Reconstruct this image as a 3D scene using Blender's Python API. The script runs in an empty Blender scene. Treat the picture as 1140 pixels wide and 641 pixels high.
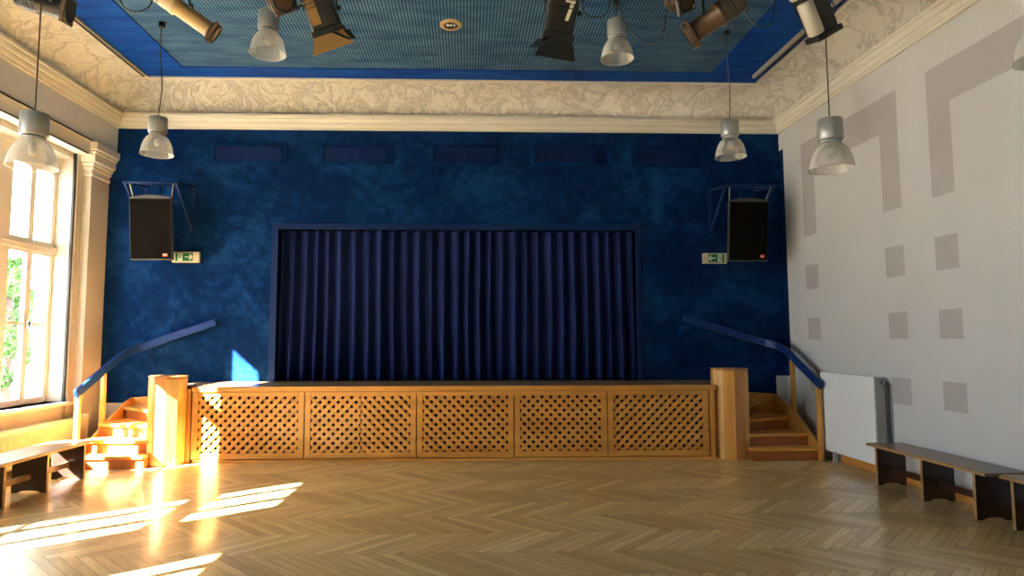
import bpy, bmesh, math, random
from mathutils import Vector, Matrix
PI = math.pi
random.seed(7)
S = bpy.context.scene
COL = S.collection

# ------------------------------------------------------------------ camera
EYE = Vector((0.0, 0.0, 1.6))
YAW, PITCH, ROLL, FPX, CX = 0.0325, 0.0803, -0.0018, 717.08, 543.04
Fw = Vector((math.sin(YAW)*math.cos(PITCH), math.cos(YAW)*math.cos(PITCH), math.sin(PITCH)))
Rt = Vector((math.cos(YAW), -math.sin(YAW), 0)); Up = Rt.cross(Fw)
R2 = math.cos(ROLL)*Rt + math.sin(ROLL)*Up; U2 = -math.sin(ROLL)*Rt + math.cos(ROLL)*Up
cd = bpy.data.cameras.new('camera'); cam = bpy.data.objects.new('camera', cd); COL.objects.link(cam)
m = Matrix.Identity(4)
for i in range(3):
    m[i][0], m[i][1], m[i][2], m[i][3] = R2[i], U2[i], -Fw[i], EYE[i]
cam.matrix_world = m
cd.sensor_width = 36; cd.lens = FPX/1140*36; cd.shift_x = (570-CX)/1140; cd.clip_start = 0.05; cd.clip_end = 300
S.camera = cam

# ------------------------------------------------------------------ light
SKY, SUN, EXPO = 9.0, 190.0, 0.9
w = bpy.data.worlds.new('sky'); S.world = w; w.use_nodes = True
bg = w.node_tree.nodes['Background']; bg.inputs[0].default_value = (0.74, 0.87, 1.0, 1); bg.inputs[1].default_value = SKY
sl = bpy.data.lights.new('sun', 'SUN'); sl.energy = SUN; sl.angle = math.radians(0.6); sl.color = (1.0, 0.95, 0.87)
so = bpy.data.objects.new('sun', sl); COL.objects.link(so)
so.rotation_euler = Vector((1.0, 0.8, -0.9)).to_track_quat('-Z', 'Y').to_euler(); so.location = (-14, -6, 14)
S.view_settings.view_transform = 'Standard'; S.view_settings.look = 'None'
S.view_settings.exposure = EXPO; S.view_settings.gamma = 1; S.view_settings.use_curve_mapping = False
S.cycles.use_denoising = True
S.cycles.max_bounces = 10; S.cycles.diffuse_bounces = 6; S.cycles.transparent_max_bounces = 16
S.cycles.sample_clamp_indirect = 12; S.cycles.caustics_reflective = False; S.cycles.caustics_refractive = False

# room numbers (metres)
XL, XR, D, REAR = -5.34, 4.925, 9.821, -4.0
ZC, ZT, HS = 4.836, 5.443, 0.984          # cornice underside, ceiling, stage deck
XW = -5.60                                # window wall plane
WINS = [(6.50, 9.19), (3.12, 4.53), (0.2, 2.10)]
WZ0, WZ1 = 0.76, 4.18
for a, b in WINS:                          # sampling portals in the real window openings
    pl = bpy.data.lights.new('window_portal', 'AREA'); pl.shape = 'RECTANGLE'; pl.size = WZ1-WZ0; pl.size_y = b-a
    pl.cycles.is_portal = True
    po = bpy.data.objects.new('window_portal', pl); COL.objects.link(po)
    po.location = (-6.0, (a+b)/2, (WZ0+WZ1)/2); po.rotation_euler = Vector((1, 0, 0)).to_track_quat('-Z', 'Y').to_euler()
    # keep size (height) along world z
    po.rotation_euler = Matrix(((0, 0, -1), (0, 1, 0), (1, 0, 0))).to_euler()

# ------------------------------------------------------------------ materials
def mat(name, col, rough=0.6, metal=0.0, var=0.0, vscale=3.0, vcol=None, bump=0.0, bscale=40.0, coat=0.0, spec=0.5, stretch=None, detail=4.0):
    m = bpy.data.materials.new(name); m.use_nodes = True
    nt = m.node_tree; b = nt.nodes['Principled BSDF']
    b.inputs['Base Color'].default_value = (*col, 1); b.inputs['Roughness'].default_value = rough
    b.inputs['Metallic'].default_value = metal; b.inputs['Coat Weight'].default_value = coat
    b.inputs['Specular IOR Level'].default_value = spec
    tc = nt.nodes.new('ShaderNodeTexCoord'); mp = nt.nodes.new('ShaderNodeMapping'); nt.links.new(tc.outputs['Object'], mp.inputs[0])
    if stretch: mp.inputs['Scale'].default_value = stretch
    if var or vcol:
        n = nt.nodes.new('ShaderNodeTexNoise'); n.inputs['Scale'].default_value = vscale; n.inputs['Detail'].default_value = detail
        nt.links.new(mp.outputs[0], n.inputs[0])
        r = nt.nodes.new('ShaderNodeValToRGB'); nt.links.new(n.outputs[0], r.inputs[0])
        c2 = vcol or tuple(min(1, c*(1-var)) for c in col)
        r.color_ramp.elements[0].position = 0.32; r.color_ramp.elements[1].position = 0.68
        r.color_ramp.elements[0].color = (*c2, 1); r.color_ramp.elements[1].color = (*col, 1)
        nt.links.new(r.outputs[0], b.inputs['Base Color'])
    if bump:
        n = nt.nodes.new('ShaderNodeTexNoise'); n.inputs['Scale'].default_value = bscale; n.inputs['Detail'].default_value = 3
        nt.links.new(mp.outputs[0], n.inputs[0])
        bp = nt.nodes.new('ShaderNodeBump'); bp.inputs['Strength'].default_value = bump; bp.inputs['Distance'].default_value = 0.02
        nt.links.new(n.outputs[0], bp.inputs['Height']); nt.links.new(bp.outputs[0], b.inputs['Normal'])
    return m

def wood(name, c1, c2, axis=2, rough=0.4, coat=0.2, scale=9):
    st = [1, 1, 1]; st[axis] = 0.09
    return mat(name, c1, rough, vcol=c2, vscale=scale, stretch=tuple(st), coat=coat, detail=6)

M = {}
M['white_wall'] = mat('white_wall_paint', (0.56, 0.575, 0.59), 0.9, var=0.05, vscale=1.2, bump=0.15, bscale=30)
M['mauve'] = mat('mauve_grey_wall_paint', (0.42, 0.405, 0.415), 0.9, var=0.06, vscale=2, bump=0.15, bscale=30)
M['cream'] = mat('cream_plaster', (0.52, 0.49, 0.42), 0.75, var=0.06, vscale=2)
M['cornice'] = mat('cornice_paint', (0.66, 0.635, 0.56), 0.6)
M['blue_paint'] = mat('blue_gloss_paint', (0.005, 0.028, 0.15), 0.4, spec=0.2)
M['blue_trim'] = mat('blue_trim_paint', (0.003, 0.018, 0.085), 0.5, spec=0.15)
M['blue_louver'] = mat('blue_grille_paint', (0.008, 0.03, 0.15), 0.4)
M['honey'] = wood('honey_wood', (0.68, 0.34, 0.075), (0.52, 0.23, 0.04))
M['honey_h'] = wood('honey_wood_horizontal', (0.68, 0.34, 0.075), (0.52, 0.23, 0.04), axis=0)
M['honey_y'] = wood('honey_wood_lengthwise', (0.62, 0.30, 0.07), (0.48, 0.21, 0.04), axis=1)
M['pale_board'] = wood('pale_column_board', (0.72, 0.44, 0.17), (0.62, 0.33, 0.10))
M['red_board'] = wood('reddish_column_board', (0.50, 0.22, 0.065), (0.40, 0.16, 0.045))
M['deck'] = wood('stage_deck_wood', (0.34, 0.20, 0.09), (0.24, 0.13, 0.055), axis=0, rough=0.3)
M['riser'] = wood('reddish_riser_wood', (0.36, 0.115, 0.025), (0.26, 0.08, 0.018), axis=0)
M['dark_wood'] = wood('dark_brown_wood', (0.034, 0.011, 0.006), (0.018, 0.006, 0.0035), rough=0.35)
M['bench_top'] = wood('worn_bench_wood', (0.24, 0.14, 0.07), (0.13, 0.075, 0.04), axis=1, rough=0.35)
M['bench_edge'] = wood('worn_pale_edge_wood', (0.42, 0.25, 0.11), (0.25, 0.13, 0.05), axis=1)
M['dark'] = mat('dark_void', (0.012, 0.009, 0.007), 0.9)
M['black'] = mat('black_metal', (0.012, 0.011, 0.010), 0.45)
M['grille'] = mat('speaker_grille_cloth', (0.005, 0.004, 0.003), 0.9, spec=0.05, bump=0.3, bscale=300)
M['cab'] = mat('speaker_cabinet', (0.05, 0.047, 0.04), 0.6)
M['orange'] = mat('orange_badge', (0.85, 0.08, 0.02), 0.4)
M['white'] = mat('white_plastic', (0.8, 0.8, 0.78), 0.4)
M['bulb'] = mat('frosted_bulb', (0.55, 0.53, 0.50), 0.3)
M['rad'] = mat('white_radiator_enamel', (0.78, 0.82, 0.86), 0.35)
M['rad_side'] = mat('radiator_side_grey', (0.42, 0.42, 0.42), 0.5)
M['rad_cream'] = mat('cream_radiator_enamel', (0.78, 0.74, 0.60), 0.35)
M['frame'] = mat('white_window_paint', (0.78, 0.75, 0.68), 0.4)
M['rail'] = mat('dark_blind_rail', (0.03, 0.026, 0.024), 0.5)
M['grey_can'] = mat('grey_lamp_housing', (0.30, 0.31, 0.31), 0.4, metal=0.3)
M['cord'] = mat('dark_cord', (0.05, 0.035, 0.025), 0.6)
M['cable'] = mat('blue_black_cable', (0.01, 0.02, 0.04), 0.5)
M['brown_metal'] = mat('brown_enamel', (0.10, 0.055, 0.025), 0.4)
M['beige_metal'] = mat('beige_enamel', (0.36, 0.24, 0.11), 0.4)
M['pale_metal'] = mat('pale_grey_enamel', (0.5, 0.47, 0.40), 0.4)
M['gold'] = mat('amber_barn_door', (0.20, 0.11, 0.03), 0.45)
M['green'] = mat('exit_green', (0.0, 0.16, 0.05), 0.5)
M['sign_cream'] = mat('exit_sign_housing', (0.62, 0.56, 0.40), 0.5)
M['sign_white'] = mat('exit_sign_white', (0.75, 0.85, 0.68), 0.5)
M['sign_ink'] = mat('sign_running_figure', (0.10, 0.22, 0.10), 0.5)
M['tape'] = mat('white_tape', (0.72, 0.66, 0.48), 0.6)
M['chrome'] = mat('chrome', (0.6, 0.6, 0.6), 0.2, metal=1.0)
M['steel'] = mat('pale_rail_metal', (0.42, 0.40, 0.36), 0.4, metal=0.4)
M['grass'] = mat('pale_gravel', (0.34, 0.32, 0.29), 0.9, var=0.2, vscale=3)
M['leaf'] = mat('tree_leaf', (0.10, 0.22, 0.05), 0.6, var=0.4, vscale=3)
M['cypress'] = mat('cypress_leaf', (0.03, 0.07, 0.02), 0.8, var=0.4, vscale=6)
M['bark'] = mat('bark', (0.10, 0.07, 0.05), 0.9, var=0.4, vscale=8)
M['sun_blocker'] = mat('sun_blocker_plaster', (0.6, 0.55, 0.45), 0.9)  # finish of the added sun-blocking eave and box outside
M['curtain'] = mat('blue_velvet', (0.009, 0.019, 0.095), 0.8, spec=0.1, var=0.25, vscale=2.0)
M['curtain'].node_tree.nodes['Principled BSDF'].inputs['Sheen Weight'].default_value = 0.05
M['curtain'].node_tree.nodes['Principled BSDF'].inputs['Sheen Tint'].default_value = (0.05, 0.14, 0.6, 1)

def blue_wall():
    m = mat('blue_limewash_wall', (0.006, 0.09, 0.30), 0.9, spec=0.06)
    nt = m.node_tree; b = nt.nodes['Principled BSDF']; tc = nt.nodes['Texture Coordinate']
    a = nt.nodes.new('ShaderNodeTexNoise'); a.inputs['Scale'].default_value = 1.1; a.inputs['Detail'].default_value = 7; a.inputs['Roughness'].default_value = 0.65; a.inputs['Distortion'].default_value = 0.6
    c = nt.nodes.new('ShaderNodeTexNoise'); c.inputs['Scale'].default_value = 7; c.inputs['Detail'].default_value = 6; c.inputs['Roughness'].default_value = 0.7
    nt.links.new(tc.outputs['Object'], a.inputs[0]); nt.links.new(tc.outputs['Object'], c.inputs[0])
    mx = nt.nodes.new('ShaderNodeMix'); mx.data_type = 'FLOAT'; mx.inputs[0].default_value = 0.4
    nt.links.new(a.outputs[0], mx.inputs[2]); nt.links.new(c.outputs[0], mx.inputs[3])
    r = nt.nodes.new('ShaderNodeValToRGB'); nt.links.new(mx.outputs[0], r.inputs[0])
    e = r.color_ramp.elements; e[0].position = 0.36; e[0].color = (0.0015, 0.009, 0.05, 1); e[1].position = 0.68; e[1].color = (0.009, 0.054, 0.18, 1)
    k = e.new(0.5); k.color = (0.0015, 0.018, 0.08, 1)
    nt.links.new(r.outputs[0], b.inputs['Base Color'])
    bp = nt.nodes.new('ShaderNodeBump'); bp.inputs['Strength'].default_value = 0.25; bp.inputs['Distance'].default_value = 0.01
    nt.links.new(c.outputs[0], bp.inputs['Height']); nt.links.new(bp.outputs[0], b.inputs['Normal'])
    return m
M['blue_wall'] = blue_wall()

def ceiling_blue(border):
    m = mat('ceiling_border_blue' if border else 'ceiling_ribbed_blue', (0.01, 0.08, 0.4), 0.7, spec=0.12)
    nt = m.node_tree; b = nt.nodes['Principled BSDF']; tc = nt.nodes['Texture Coordinate']
    mp = nt.nodes['Mapping']; mp.inputs['Scale'].default_value = (0.7, 2.6, 1)
    a = nt.nodes.new('ShaderNodeTexNoise'); a.inputs['Scale'].default_value = 2.2; a.inputs['Detail'].default_value = 6; a.inputs['Roughness'].default_value = 0.65
    nt.links.new(mp.outputs[0], a.inputs[0])
    r = nt.nodes.new('ShaderNodeValToRGB'); nt.links.new(a.outputs[0], r.inputs[0]); e = r.color_ramp.elements
    e[0].position = 0.34; e[1].position = 0.64
    if border:
        e[0].color = (0.001, 0.026, 0.20, 1); e[1].color = (0.002, 0.062, 0.30, 1)
        nt.links.new(r.outputs[0], b.inputs['Base Color'])
    else:
        e[0].color = (0.022, 0.075, 0.18, 1); e[1].color = (0.075, 0.165, 0.26, 1)
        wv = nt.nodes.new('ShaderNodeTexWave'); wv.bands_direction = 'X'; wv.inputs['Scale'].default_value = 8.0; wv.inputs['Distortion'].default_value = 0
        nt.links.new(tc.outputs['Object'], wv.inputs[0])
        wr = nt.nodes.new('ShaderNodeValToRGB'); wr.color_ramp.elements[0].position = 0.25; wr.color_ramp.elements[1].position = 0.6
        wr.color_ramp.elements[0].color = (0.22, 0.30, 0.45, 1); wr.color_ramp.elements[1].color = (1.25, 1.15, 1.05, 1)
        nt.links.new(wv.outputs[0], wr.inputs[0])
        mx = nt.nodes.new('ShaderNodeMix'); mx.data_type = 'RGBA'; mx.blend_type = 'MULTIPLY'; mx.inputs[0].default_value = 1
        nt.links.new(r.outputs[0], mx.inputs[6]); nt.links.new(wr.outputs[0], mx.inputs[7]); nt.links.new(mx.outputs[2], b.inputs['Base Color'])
    return m
M['ceil_border'] = ceiling_blue(True); M['ceil_rib'] = ceiling_blue(False)

def coving_mat():
    m = mat('relief_stucco', (0.70, 0.62, 0.47), 0.8)
    nt = m.node_tree; b = nt.nodes['Principled BSDF']; tc = nt.nodes['Texture Coordinate']
    n = nt.nodes.new('ShaderNodeTexNoise'); n.inputs['Scale'].default_value = 2.2; n.inputs['Detail'].default_value = 3; n.inputs['Distortion'].default_value = 2.2
    nt.links.new(tc.outputs['Object'], n.inputs[0])
    v = nt.nodes.new('ShaderNodeTexVoronoi'); v.feature = 'DISTANCE_TO_EDGE'; v.inputs['Scale'].default_value = 2.0
    mp = nt.nodes.new('ShaderNodeVectorMath'); mp.operation = 'MULTIPLY_ADD'
    nt.links.new(n.outputs['Color'], mp.inputs[0]); mp.inputs[1].default_value = (0.9, 0.9, 0.9); nt.links.new(tc.outputs['Object'], mp.inputs[2])
    nt.links.new(mp.outputs[0], v.inputs[0])
    r = nt.nodes.new('ShaderNodeValToRGB'); nt.links.new(v.outputs['Distance'], r.inputs[0]); e = r.color_ramp.elements
    e[0].position = 0.0; e[0].color = (0.40, 0.38, 0.34, 1); e[1].position = 0.12; e[1].color = (0.56, 0.545, 0.49, 1)
    nt.links.new(r.outputs[0], b.inputs['Base Color'])
    r2 = nt.nodes.new('ShaderNodeValToRGB'); nt.links.new(v.outputs['Distance'], r2.inputs[0]); r2.color_ramp.elements[1].position = 0.28
    n2 = nt.nodes.new('ShaderNodeTexNoise'); n2.inputs['Scale'].default_value = 7; n2.inputs['Detail'].default_value = 3; n2.inputs['Distortion'].default_value = 1.5
    nt.links.new(tc.outputs['Object'], n2.inputs[0])
    ad = nt.nodes.new('ShaderNodeMath'); ad.operation = 'MULTIPLY_ADD'; ad.inputs[1].default_value = 0.8
    nt.links.new(n2.outputs[0], ad.inputs[0]); nt.links.new(r2.outputs[0], ad.inputs[2])
    bp = nt.nodes.new('ShaderNodeBump'); bp.inputs['Strength'].default_value = 0.45; bp.inputs['Distance'].default_value = 0.04
    nt.links.new(ad.outputs[0], bp.inputs['Height']); nt.links.new(bp.outputs[0], b.inputs['Normal'])
    return m
M['coving'] = coving_mat()

def parquet():
    m = mat('oiled_parquet', (0.4, 0.25, 0.1), 0.34, coat=0.45)
    nt = m.node_tree; b = nt.nodes['Principled BSDF']; tc = nt.nodes['Texture Coordinate']
    b.inputs['Coat Roughness'].default_value = 0.13
    at = nt.nodes.new('ShaderNodeAttribute'); at.attribute_name = 'plank'
    r = nt.nodes.new('ShaderNodeValToRGB'); nt.links.new(at.outputs['Fac'], r.inputs[0]); e = r.color_ramp.elements
    e[0].position = 0; e[0].color = (0.44, 0.29, 0.115, 1); e[1].position = 1; e[1].color = (0.76, 0.57, 0.29, 1)
    k = e.new(0.5); k.color = (0.60, 0.42, 0.185, 1)
    n = nt.nodes.new('ShaderNodeTexNoise'); n.inputs['Scale'].default_value = 14; n.inputs['Detail'].default_value = 6
    uv = nt.nodes.new('ShaderNodeUVMap'); mp = nt.nodes['Mapping']; mp.inputs['Scale'].default_value = (0.25, 3, 1)
    nt.links.new(uv.outputs[0], mp.inputs[0]); nt.links.new(mp.outputs[0], n.inputs[0])
    rr = nt.nodes.new('ShaderNodeValToRGB'); nt.links.new(n.outputs[0], rr.inputs[0]); rr.color_ramp.elements[0].position = 0.3; rr.color_ramp.elements[1].position = 0.7
    rr.color_ramp.elements[0].color = (0.80, 0.76, 0.70, 1); rr.color_ramp.elements[1].color = (1.1, 1.1, 1.1, 1)
    mx = nt.nodes.new('ShaderNodeMix'); mx.data_type = 'RGBA'; mx.blend_type = 'MULTIPLY'; mx.inputs[0].default_value = 1
    nt.links.new(r.outputs[0], mx.inputs[6]); nt.links.new(rr.outputs[0], mx.inputs[7]); nt.links.new(mx.outputs[2], b.inputs['Base Color'])
    return m
M['parquet'] = parquet()

def clear(name, tint, body, amount, rough):
    m = bpy.data.materials.new(name); m.use_nodes = True; nt = m.node_tree
    b = nt.nodes['Principled BSDF']; b.inputs['Base Color'].default_value = (*body, 1); b.inputs['Roughness'].default_value = rough
    t = nt.nodes.new('ShaderNodeBsdfTransparent'); t.inputs[0].default_value = (*tint, 1)
    lw = nt.nodes.new('ShaderNodeLayerWeight'); lw.inputs[0].default_value = 0.30
    ma = nt.nodes.new('ShaderNodeMath'); ma.operation = 'MULTIPLY_ADD'; ma.inputs[1].default_value = 0.6; ma.inputs[2].default_value = amount; ma.use_clamp = True
    nt.links.new(lw.outputs['Facing'], ma.inputs[0])
    mx = nt.nodes.new('ShaderNodeMixShader'); nt.links.new(ma.outputs[0], mx.inputs[0])
    nt.links.new(t.outputs[0], mx.inputs[1]); nt.links.new(b.outputs[0], mx.inputs[2])
    nt.links.new(mx.outputs[0], nt.nodes['Material Output'].inputs[0])
    return m
M['dome'] = clear('ribbed_clear_dome', (0.95, 0.95, 0.94), (0.66, 0.65, 0.63), 0.24, 0.15)
def pane_glass():
    m = bpy.data.materials.new('window_glass'); m.use_nodes = True; nt = m.node_tree; nt.nodes.remove(nt.nodes['Principled BSDF'])
    t = nt.nodes.new('ShaderNodeBsdfTransparent'); t.inputs[0].default_value = (0.96, 0.97, 0.96, 1)
    g = nt.nodes.new('ShaderNodeBsdfGlossy'); g.inputs['Roughness'].default_value = 0.02
    lw = nt.nodes.new('ShaderNodeLayerWeight'); pw = nt.nodes.new('ShaderNodeMath'); pw.operation = 'POWER'; pw.inputs[1].default_value = 4
    fr = nt.nodes.new('ShaderNodeMath'); fr.operation = 'MULTIPLY_ADD'; fr.inputs[1].default_value = 0.35; fr.inputs[2].default_value = 0.02
    nt.links.new(lw.outputs['Facing'], pw.inputs[0]); nt.links.new(pw.outputs[0], fr.inputs[0])
    mx = nt.nodes.new('ShaderNodeMixShader'); nt.links.new(fr.outputs[0], mx.inputs[0]); nt.links.new(t.outputs[0], mx.inputs[1]); nt.links.new(g.outputs[0], mx.inputs[2])
    nt.links.new(mx.outputs[0], nt.nodes['Material Output'].inputs[0]); return m
M['glass'] = pane_glass()

# ------------------------------------------------------------------ helpers
def box(bm, x0, x1, y0, y1, z0, z1, mi=0):
    if x0 > x1: x0, x1 = x1, x0
    if y0 > y1: y0, y1 = y1, y0
    vs = [bm.verts.new(p) for p in ((x0,y0,z0),(x1,y0,z0),(x1,y1,z0),(x0,y1,z0),(x0,y0,z1),(x1,y0,z1),(x1,y1,z1),(x0,y1,z1))]
    for f in ((0,3,2,1),(4,5,6,7),(0,1,5,4),(1,2,6,5),(2,3,7,6),(3,0,4,7)):
        bm.faces.new([vs[i] for i in f]).material_index = mi
def prism(bm, poly, z0, z1, mi=0):          # polygon in xy extruded along z
    if sum(poly[i][0]*poly[(i+1) % len(poly)][1]-poly[(i+1) % len(poly)][0]*poly[i][1] for i in range(len(poly))) < 0: poly = poly[::-1]
    a = [bm.verts.new((x, y, z0)) for x, y in poly]; b = [bm.verts.new((x, y, z1)) for x, y in poly]
    n = len(poly); bm.faces.new(a[::-1]).material_index = mi; bm.faces.new(b).material_index = mi
    for i in range(n): bm.faces.new((a[i], a[(i+1) % n], b[(i+1) % n], b[i])).material_index = mi
def prism_y(bm, poly, y0, y1, mi=0):        # polygon in xz extruded along y
    a = [bm.verts.new((x, y0, z)) for x, z in poly]; b = [bm.verts.new((x, y1, z)) for x, z in poly]
    n = len(poly); fs = [bm.faces.new(a), bm.faces.new(b[::-1])]
    for i in range(n): fs.append(bm.faces.new((a[i], b[i], b[(i+1) % n], a[(i+1) % n])))
    for f in fs: f.material_index = mi
    bmesh.ops.recalc_face_normals(bm, faces=fs)
def prism_x(bm, poly, x0, x1, mi=0):        # polygon in yz extruded along x
    a = [bm.verts.new((x0, y, z)) for y, z in poly]; b = [bm.verts.new((x1, y, z)) for y, z in poly]
    n = len(poly); fs = [bm.faces.new(a), bm.faces.new(b[::-1])]
    for i in range(n): fs.append(bm.faces.new((a[i], b[i], b[(i+1) % n], a[(i+1) % n])))
    for f in fs: f.material_index = mi
    bmesh.ops.recalc_face_normals(bm, faces=fs)
def lathe(bm, prof, n=32, c=(0, 0, 0), axis=None, smooth=True, mi=0):   # profile (r, h)
    q = (Vector((0,0,1)).rotation_difference(Vector(axis).normalized())) if axis is not None else None
    rings = []
    for r, h in prof:
        ring = []
        for i in range(n):
            t = 2*PI*i/n; p = Vector((r*math.cos(t), r*math.sin(t), h))
            if q: p = q @ p
            ring.append(bm.verts.new(p+Vector(c)))
        rings.append(ring)
    for a, b in zip(rings, rings[1:]):
        for i in range(n):
            f = bm.faces.new((a[i], a[(i+1) % n], b[(i+1) % n], b[i])); f.smooth = smooth; f.material_index = mi
    if prof[0][0] > 1e-4 and prof[0] != prof[-1]:
        bm.faces.new(rings[0][::-1]).material_index = mi
        bm.faces.new(rings[-1]).material_index = mi
def lathe_open(bm, prof, n=32, c=(0, 0, 0), axis=None, mi=0):
    q = (Vector((0,0,1)).rotation_difference(Vector(axis).normalized())) if axis is not None else None
    rings = []
    for r, h in prof:
        ring = []
        for i in range(n):
            t = 2*PI*i/n; p = Vector((r*math.cos(t), r*math.sin(t), h))
            if q: p = q @ p
            ring.append(bm.verts.new(p+Vector(c)))
        rings.append(ring)
    for a, b in zip(rings, rings[1:]):
        for i in range(n):
            f = bm.faces.new((a[i], a[(i+1) % n], b[(i+1) % n], b[i])); f.smooth = True; f.material_index = mi
def tube(bm, pts, r, n=8, mi=0):
    pts = [Vector(p) for p in pts]; rings = []
    for k, p in enumerate(pts):
        d = (pts[min(k+1, len(pts)-1)]-pts[max(k-1, 0)]).normalized()
        u = d.cross(Vector((0, 0, 1)) if abs(d.z) < 0.95 else Vector((1, 0, 0))).normalized(); v = d.cross(u)
        rings.append([bm.verts.new(p+r*(math.cos(2*PI*i/n)*u+math.sin(2*PI*i/n)*v)) for i in range(n)])
    fs = []
    for a, b in zip(rings, rings[1:]):
        for i in range(n):
            f = bm.faces.new((a[i], a[(i+1) % n], b[(i+1) % n], b[i])); f.smooth = True; fs.append(f)
    fs.append(bm.faces.new(rings[0][::-1])); fs.append(bm.faces.new(rings[-1]))
    for f in fs: f.material_index = mi
    bmesh.ops.recalc_face_normals(bm, faces=fs)
def strip(bm, pts, w, h, up=(0, 0, 1), mi=0):     # rectangular section along a path
    pts = [Vector(p) for p in pts]; rings = []
    for k, p in enumerate(pts):
        d = (pts[min(k+1, len(pts)-1)]-pts[max(k-1, 0)]).normalized()
        u = d.cross(Vector(up)).normalized(); v = u.cross(d)
        rings.append([bm.verts.new(p+a*w/2*u+b*h/2*v) for a, b in ((-1,-1),(1,-1),(1,1),(-1,1))])
    fs = []
    for a, b in zip(rings, rings[1:]):
        for i in range(4): fs.append(bm.faces.new((a[i], a[(i+1) % 4], b[(i+1) % 4], b[i])))
    fs.append(bm.faces.new(rings[0][::-1])); fs.append(bm.faces.new(rings[-1]))
    for f in fs: f.material_index = mi
    bmesh.ops.recalc_face_normals(bm, faces=fs)
def smooth_path(pts, k=8):
    pts = [Vector(p) for p in pts]; out = []
    for i in range(len(pts)-1):
        p0, p1, p2, p3 = pts[max(i-1, 0)], pts[i], pts[i+1], pts[min(i+2, len(pts)-1)]
        for j in range(k):
            t = j/k
            out.append(0.5*((2*p1)+(p2-p0)*t+(2*p0-5*p1+4*p2-p3)*t*t+(3*p1-p0-3*p2+p3)*t**3))
    out.append(pts[-1]); return out

def tag(o, label=None, cat=None, group=None, kind=None):
    if label: o['label'] = label
    if cat: o['category'] = cat
    if group: o['group'] = group
    if kind: o['kind'] = kind
    return o
def obj(name, bm, m, parent=None, bevel=0.0, seg=2):
    me = bpy.data.meshes.new(name); bm.to_mesh(me); bm.free()
    o = bpy.data.objects.new(name, me); COL.objects.link(o)
    for x in (m if isinstance(m, (list, tuple)) else [m]): me.materials.append(M[x] if isinstance(x, str) else x)
    if parent is not None: o.parent = parent
    if bevel:
        b = o.modifiers.new('bevel', 'BEVEL'); b.width = bevel; b.segments = seg; b.limit_method = 'ANGLE'
    return o
def thing(name, label, cat, loc=(0, 0, 0), rz=0, group=None):
    o = bpy.data.objects.new(name, None); COL.objects.link(o); o.location = loc; o.rotation_euler = (0, 0, rz)
    o.empty_display_size = 0.1
    return tag(o, label, cat, group)
def shell(name, loc=(0, 0, 0)):
    o = bpy.data.objects.new(name, None); COL.objects.link(o); o.location = loc
    return tag(o, kind='structure')
def struct(name, bm, m, parent=None, bevel=0.0):
    o = obj(name, bm, m, parent, bevel)
    if parent is None: tag(o, kind='structure')
    return o
def copy_tree(o, parent=None):
    c = o.copy(); COL.objects.link(c)
    if parent is not None: c.parent = parent
    for ch in [x for x in o.children]: copy_tree(ch, c)
    return c
B = bmesh.new

# ------------------------------------------------------------------ floor: herringbone parquet
def clip(poly, f):                                   # keep f(p) >= 0
    out = []
    for i in range(len(poly)):
        a, b = poly[i], poly[(i+1) % len(poly)]; fa, fb = f(a), f(b)
        if fa >= 0: out.append(a)
        if (fa >= 0) != (fb >= 0):
            t = fa/(fa-fb); out.append((a[0]+(b[0]-a[0])*t, a[1]+(b[1]-a[1])*t))
    return out
def clip_rect(poly, x0, x1, y0, y1):
    for f in (lambda p: p[0]-x0, lambda p: x1-p[0], lambda p: p[1]-y0, lambda p: y1-p[1]):
        if poly: poly = clip(poly, f)
    return poly
def make_floor():
    bm = B(); uvl = bm.loops.layers.uv.new('UVMap'); al = bm.faces.layers.float.new('plank')
    n = 9; W = 0.078; L = n*W; s = math.sqrt(0.5)
    x0, x1, y0, y1 = XW-0.1, XR+0.1, REAR-0.1, D+0.1
    for mm in range(-14, 15):
        for k in range(-170, 171):
            ox, oy = k*W+mm*L, k*W-mm*L
            for q, (a, b, c, d) in enumerate(((ox, ox+L, oy, oy+W), (ox, ox+W, oy+W, oy+W+L))):
                g = 0.0012
                P = [(a+g, c+g), (b-g, c+g), (b-g, d-g), (a+g, d-g)]
                R = [((p[0]+p[1])*s, (-p[0]+p[1])*s+3.0) for p in P]
                cl = clip_rect(R, x0, x1, y0, y1)
                if len(cl) < 3: continue
                f = bm.faces.new([bm.verts.new((x, y, 0)) for x, y in cl])
                if f.normal.z < 0 or True: f.normal_update()
                if f.normal.z < 0: f.normal_flip()
                f[al] = 0.8*random.random()+(0.2 if q else 0.0)  # one orientation lighter: grain-direction sheen baked into the plank colour
                u0, v0 = random.random()*20, random.random()*20
                for lp in f.loops:
                    x, y = lp.vert.co.x, lp.vert.co.y-3.0
                    px, py = (x-y)*s, (x+y)*s
                    lp[uvl].uv = (px+u0, py+v0) if q == 0 else (py+u0, px+v0)
    o = struct('floor', bm, 'parquet'); return o
make_floor()
bm = B(); box(bm, XW-0.1, XR+0.1, REAR-0.1, D+0.1, -0.2, -0.002); struct('floor_base', bm, 'dark')

# ------------------------------------------------------------------ walls
def grid_wall(name, us, vs, pick, pt, mats):
    bm = B(); us = sorted(set(round(u, 4) for u in us)); vs = sorted(set(round(v, 4) for v in vs)); vd = {}
    def V(i, j):
        if (i, j) not in vd: vd[(i, j)] = bm.verts.new(pt(us[i], vs[j]))
        return vd[(i, j)]
    for i in range(len(us)-1):
        for j in range(len(vs)-1):
            k = pick((us[i]+us[i+1])/2, (vs[j]+vs[j+1])/2)
            if k is None: continue
            bm.faces.new((V(i, j), V(i+1, j), V(i+1, j+1), V(i, j+1))).material_index = k
    bmesh.ops.recalc_face_normals(bm, faces=bm.faces[:])
    r = bmesh.ops.extrude_face_region(bm, geom=bm.faces[:])
    return bm
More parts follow.
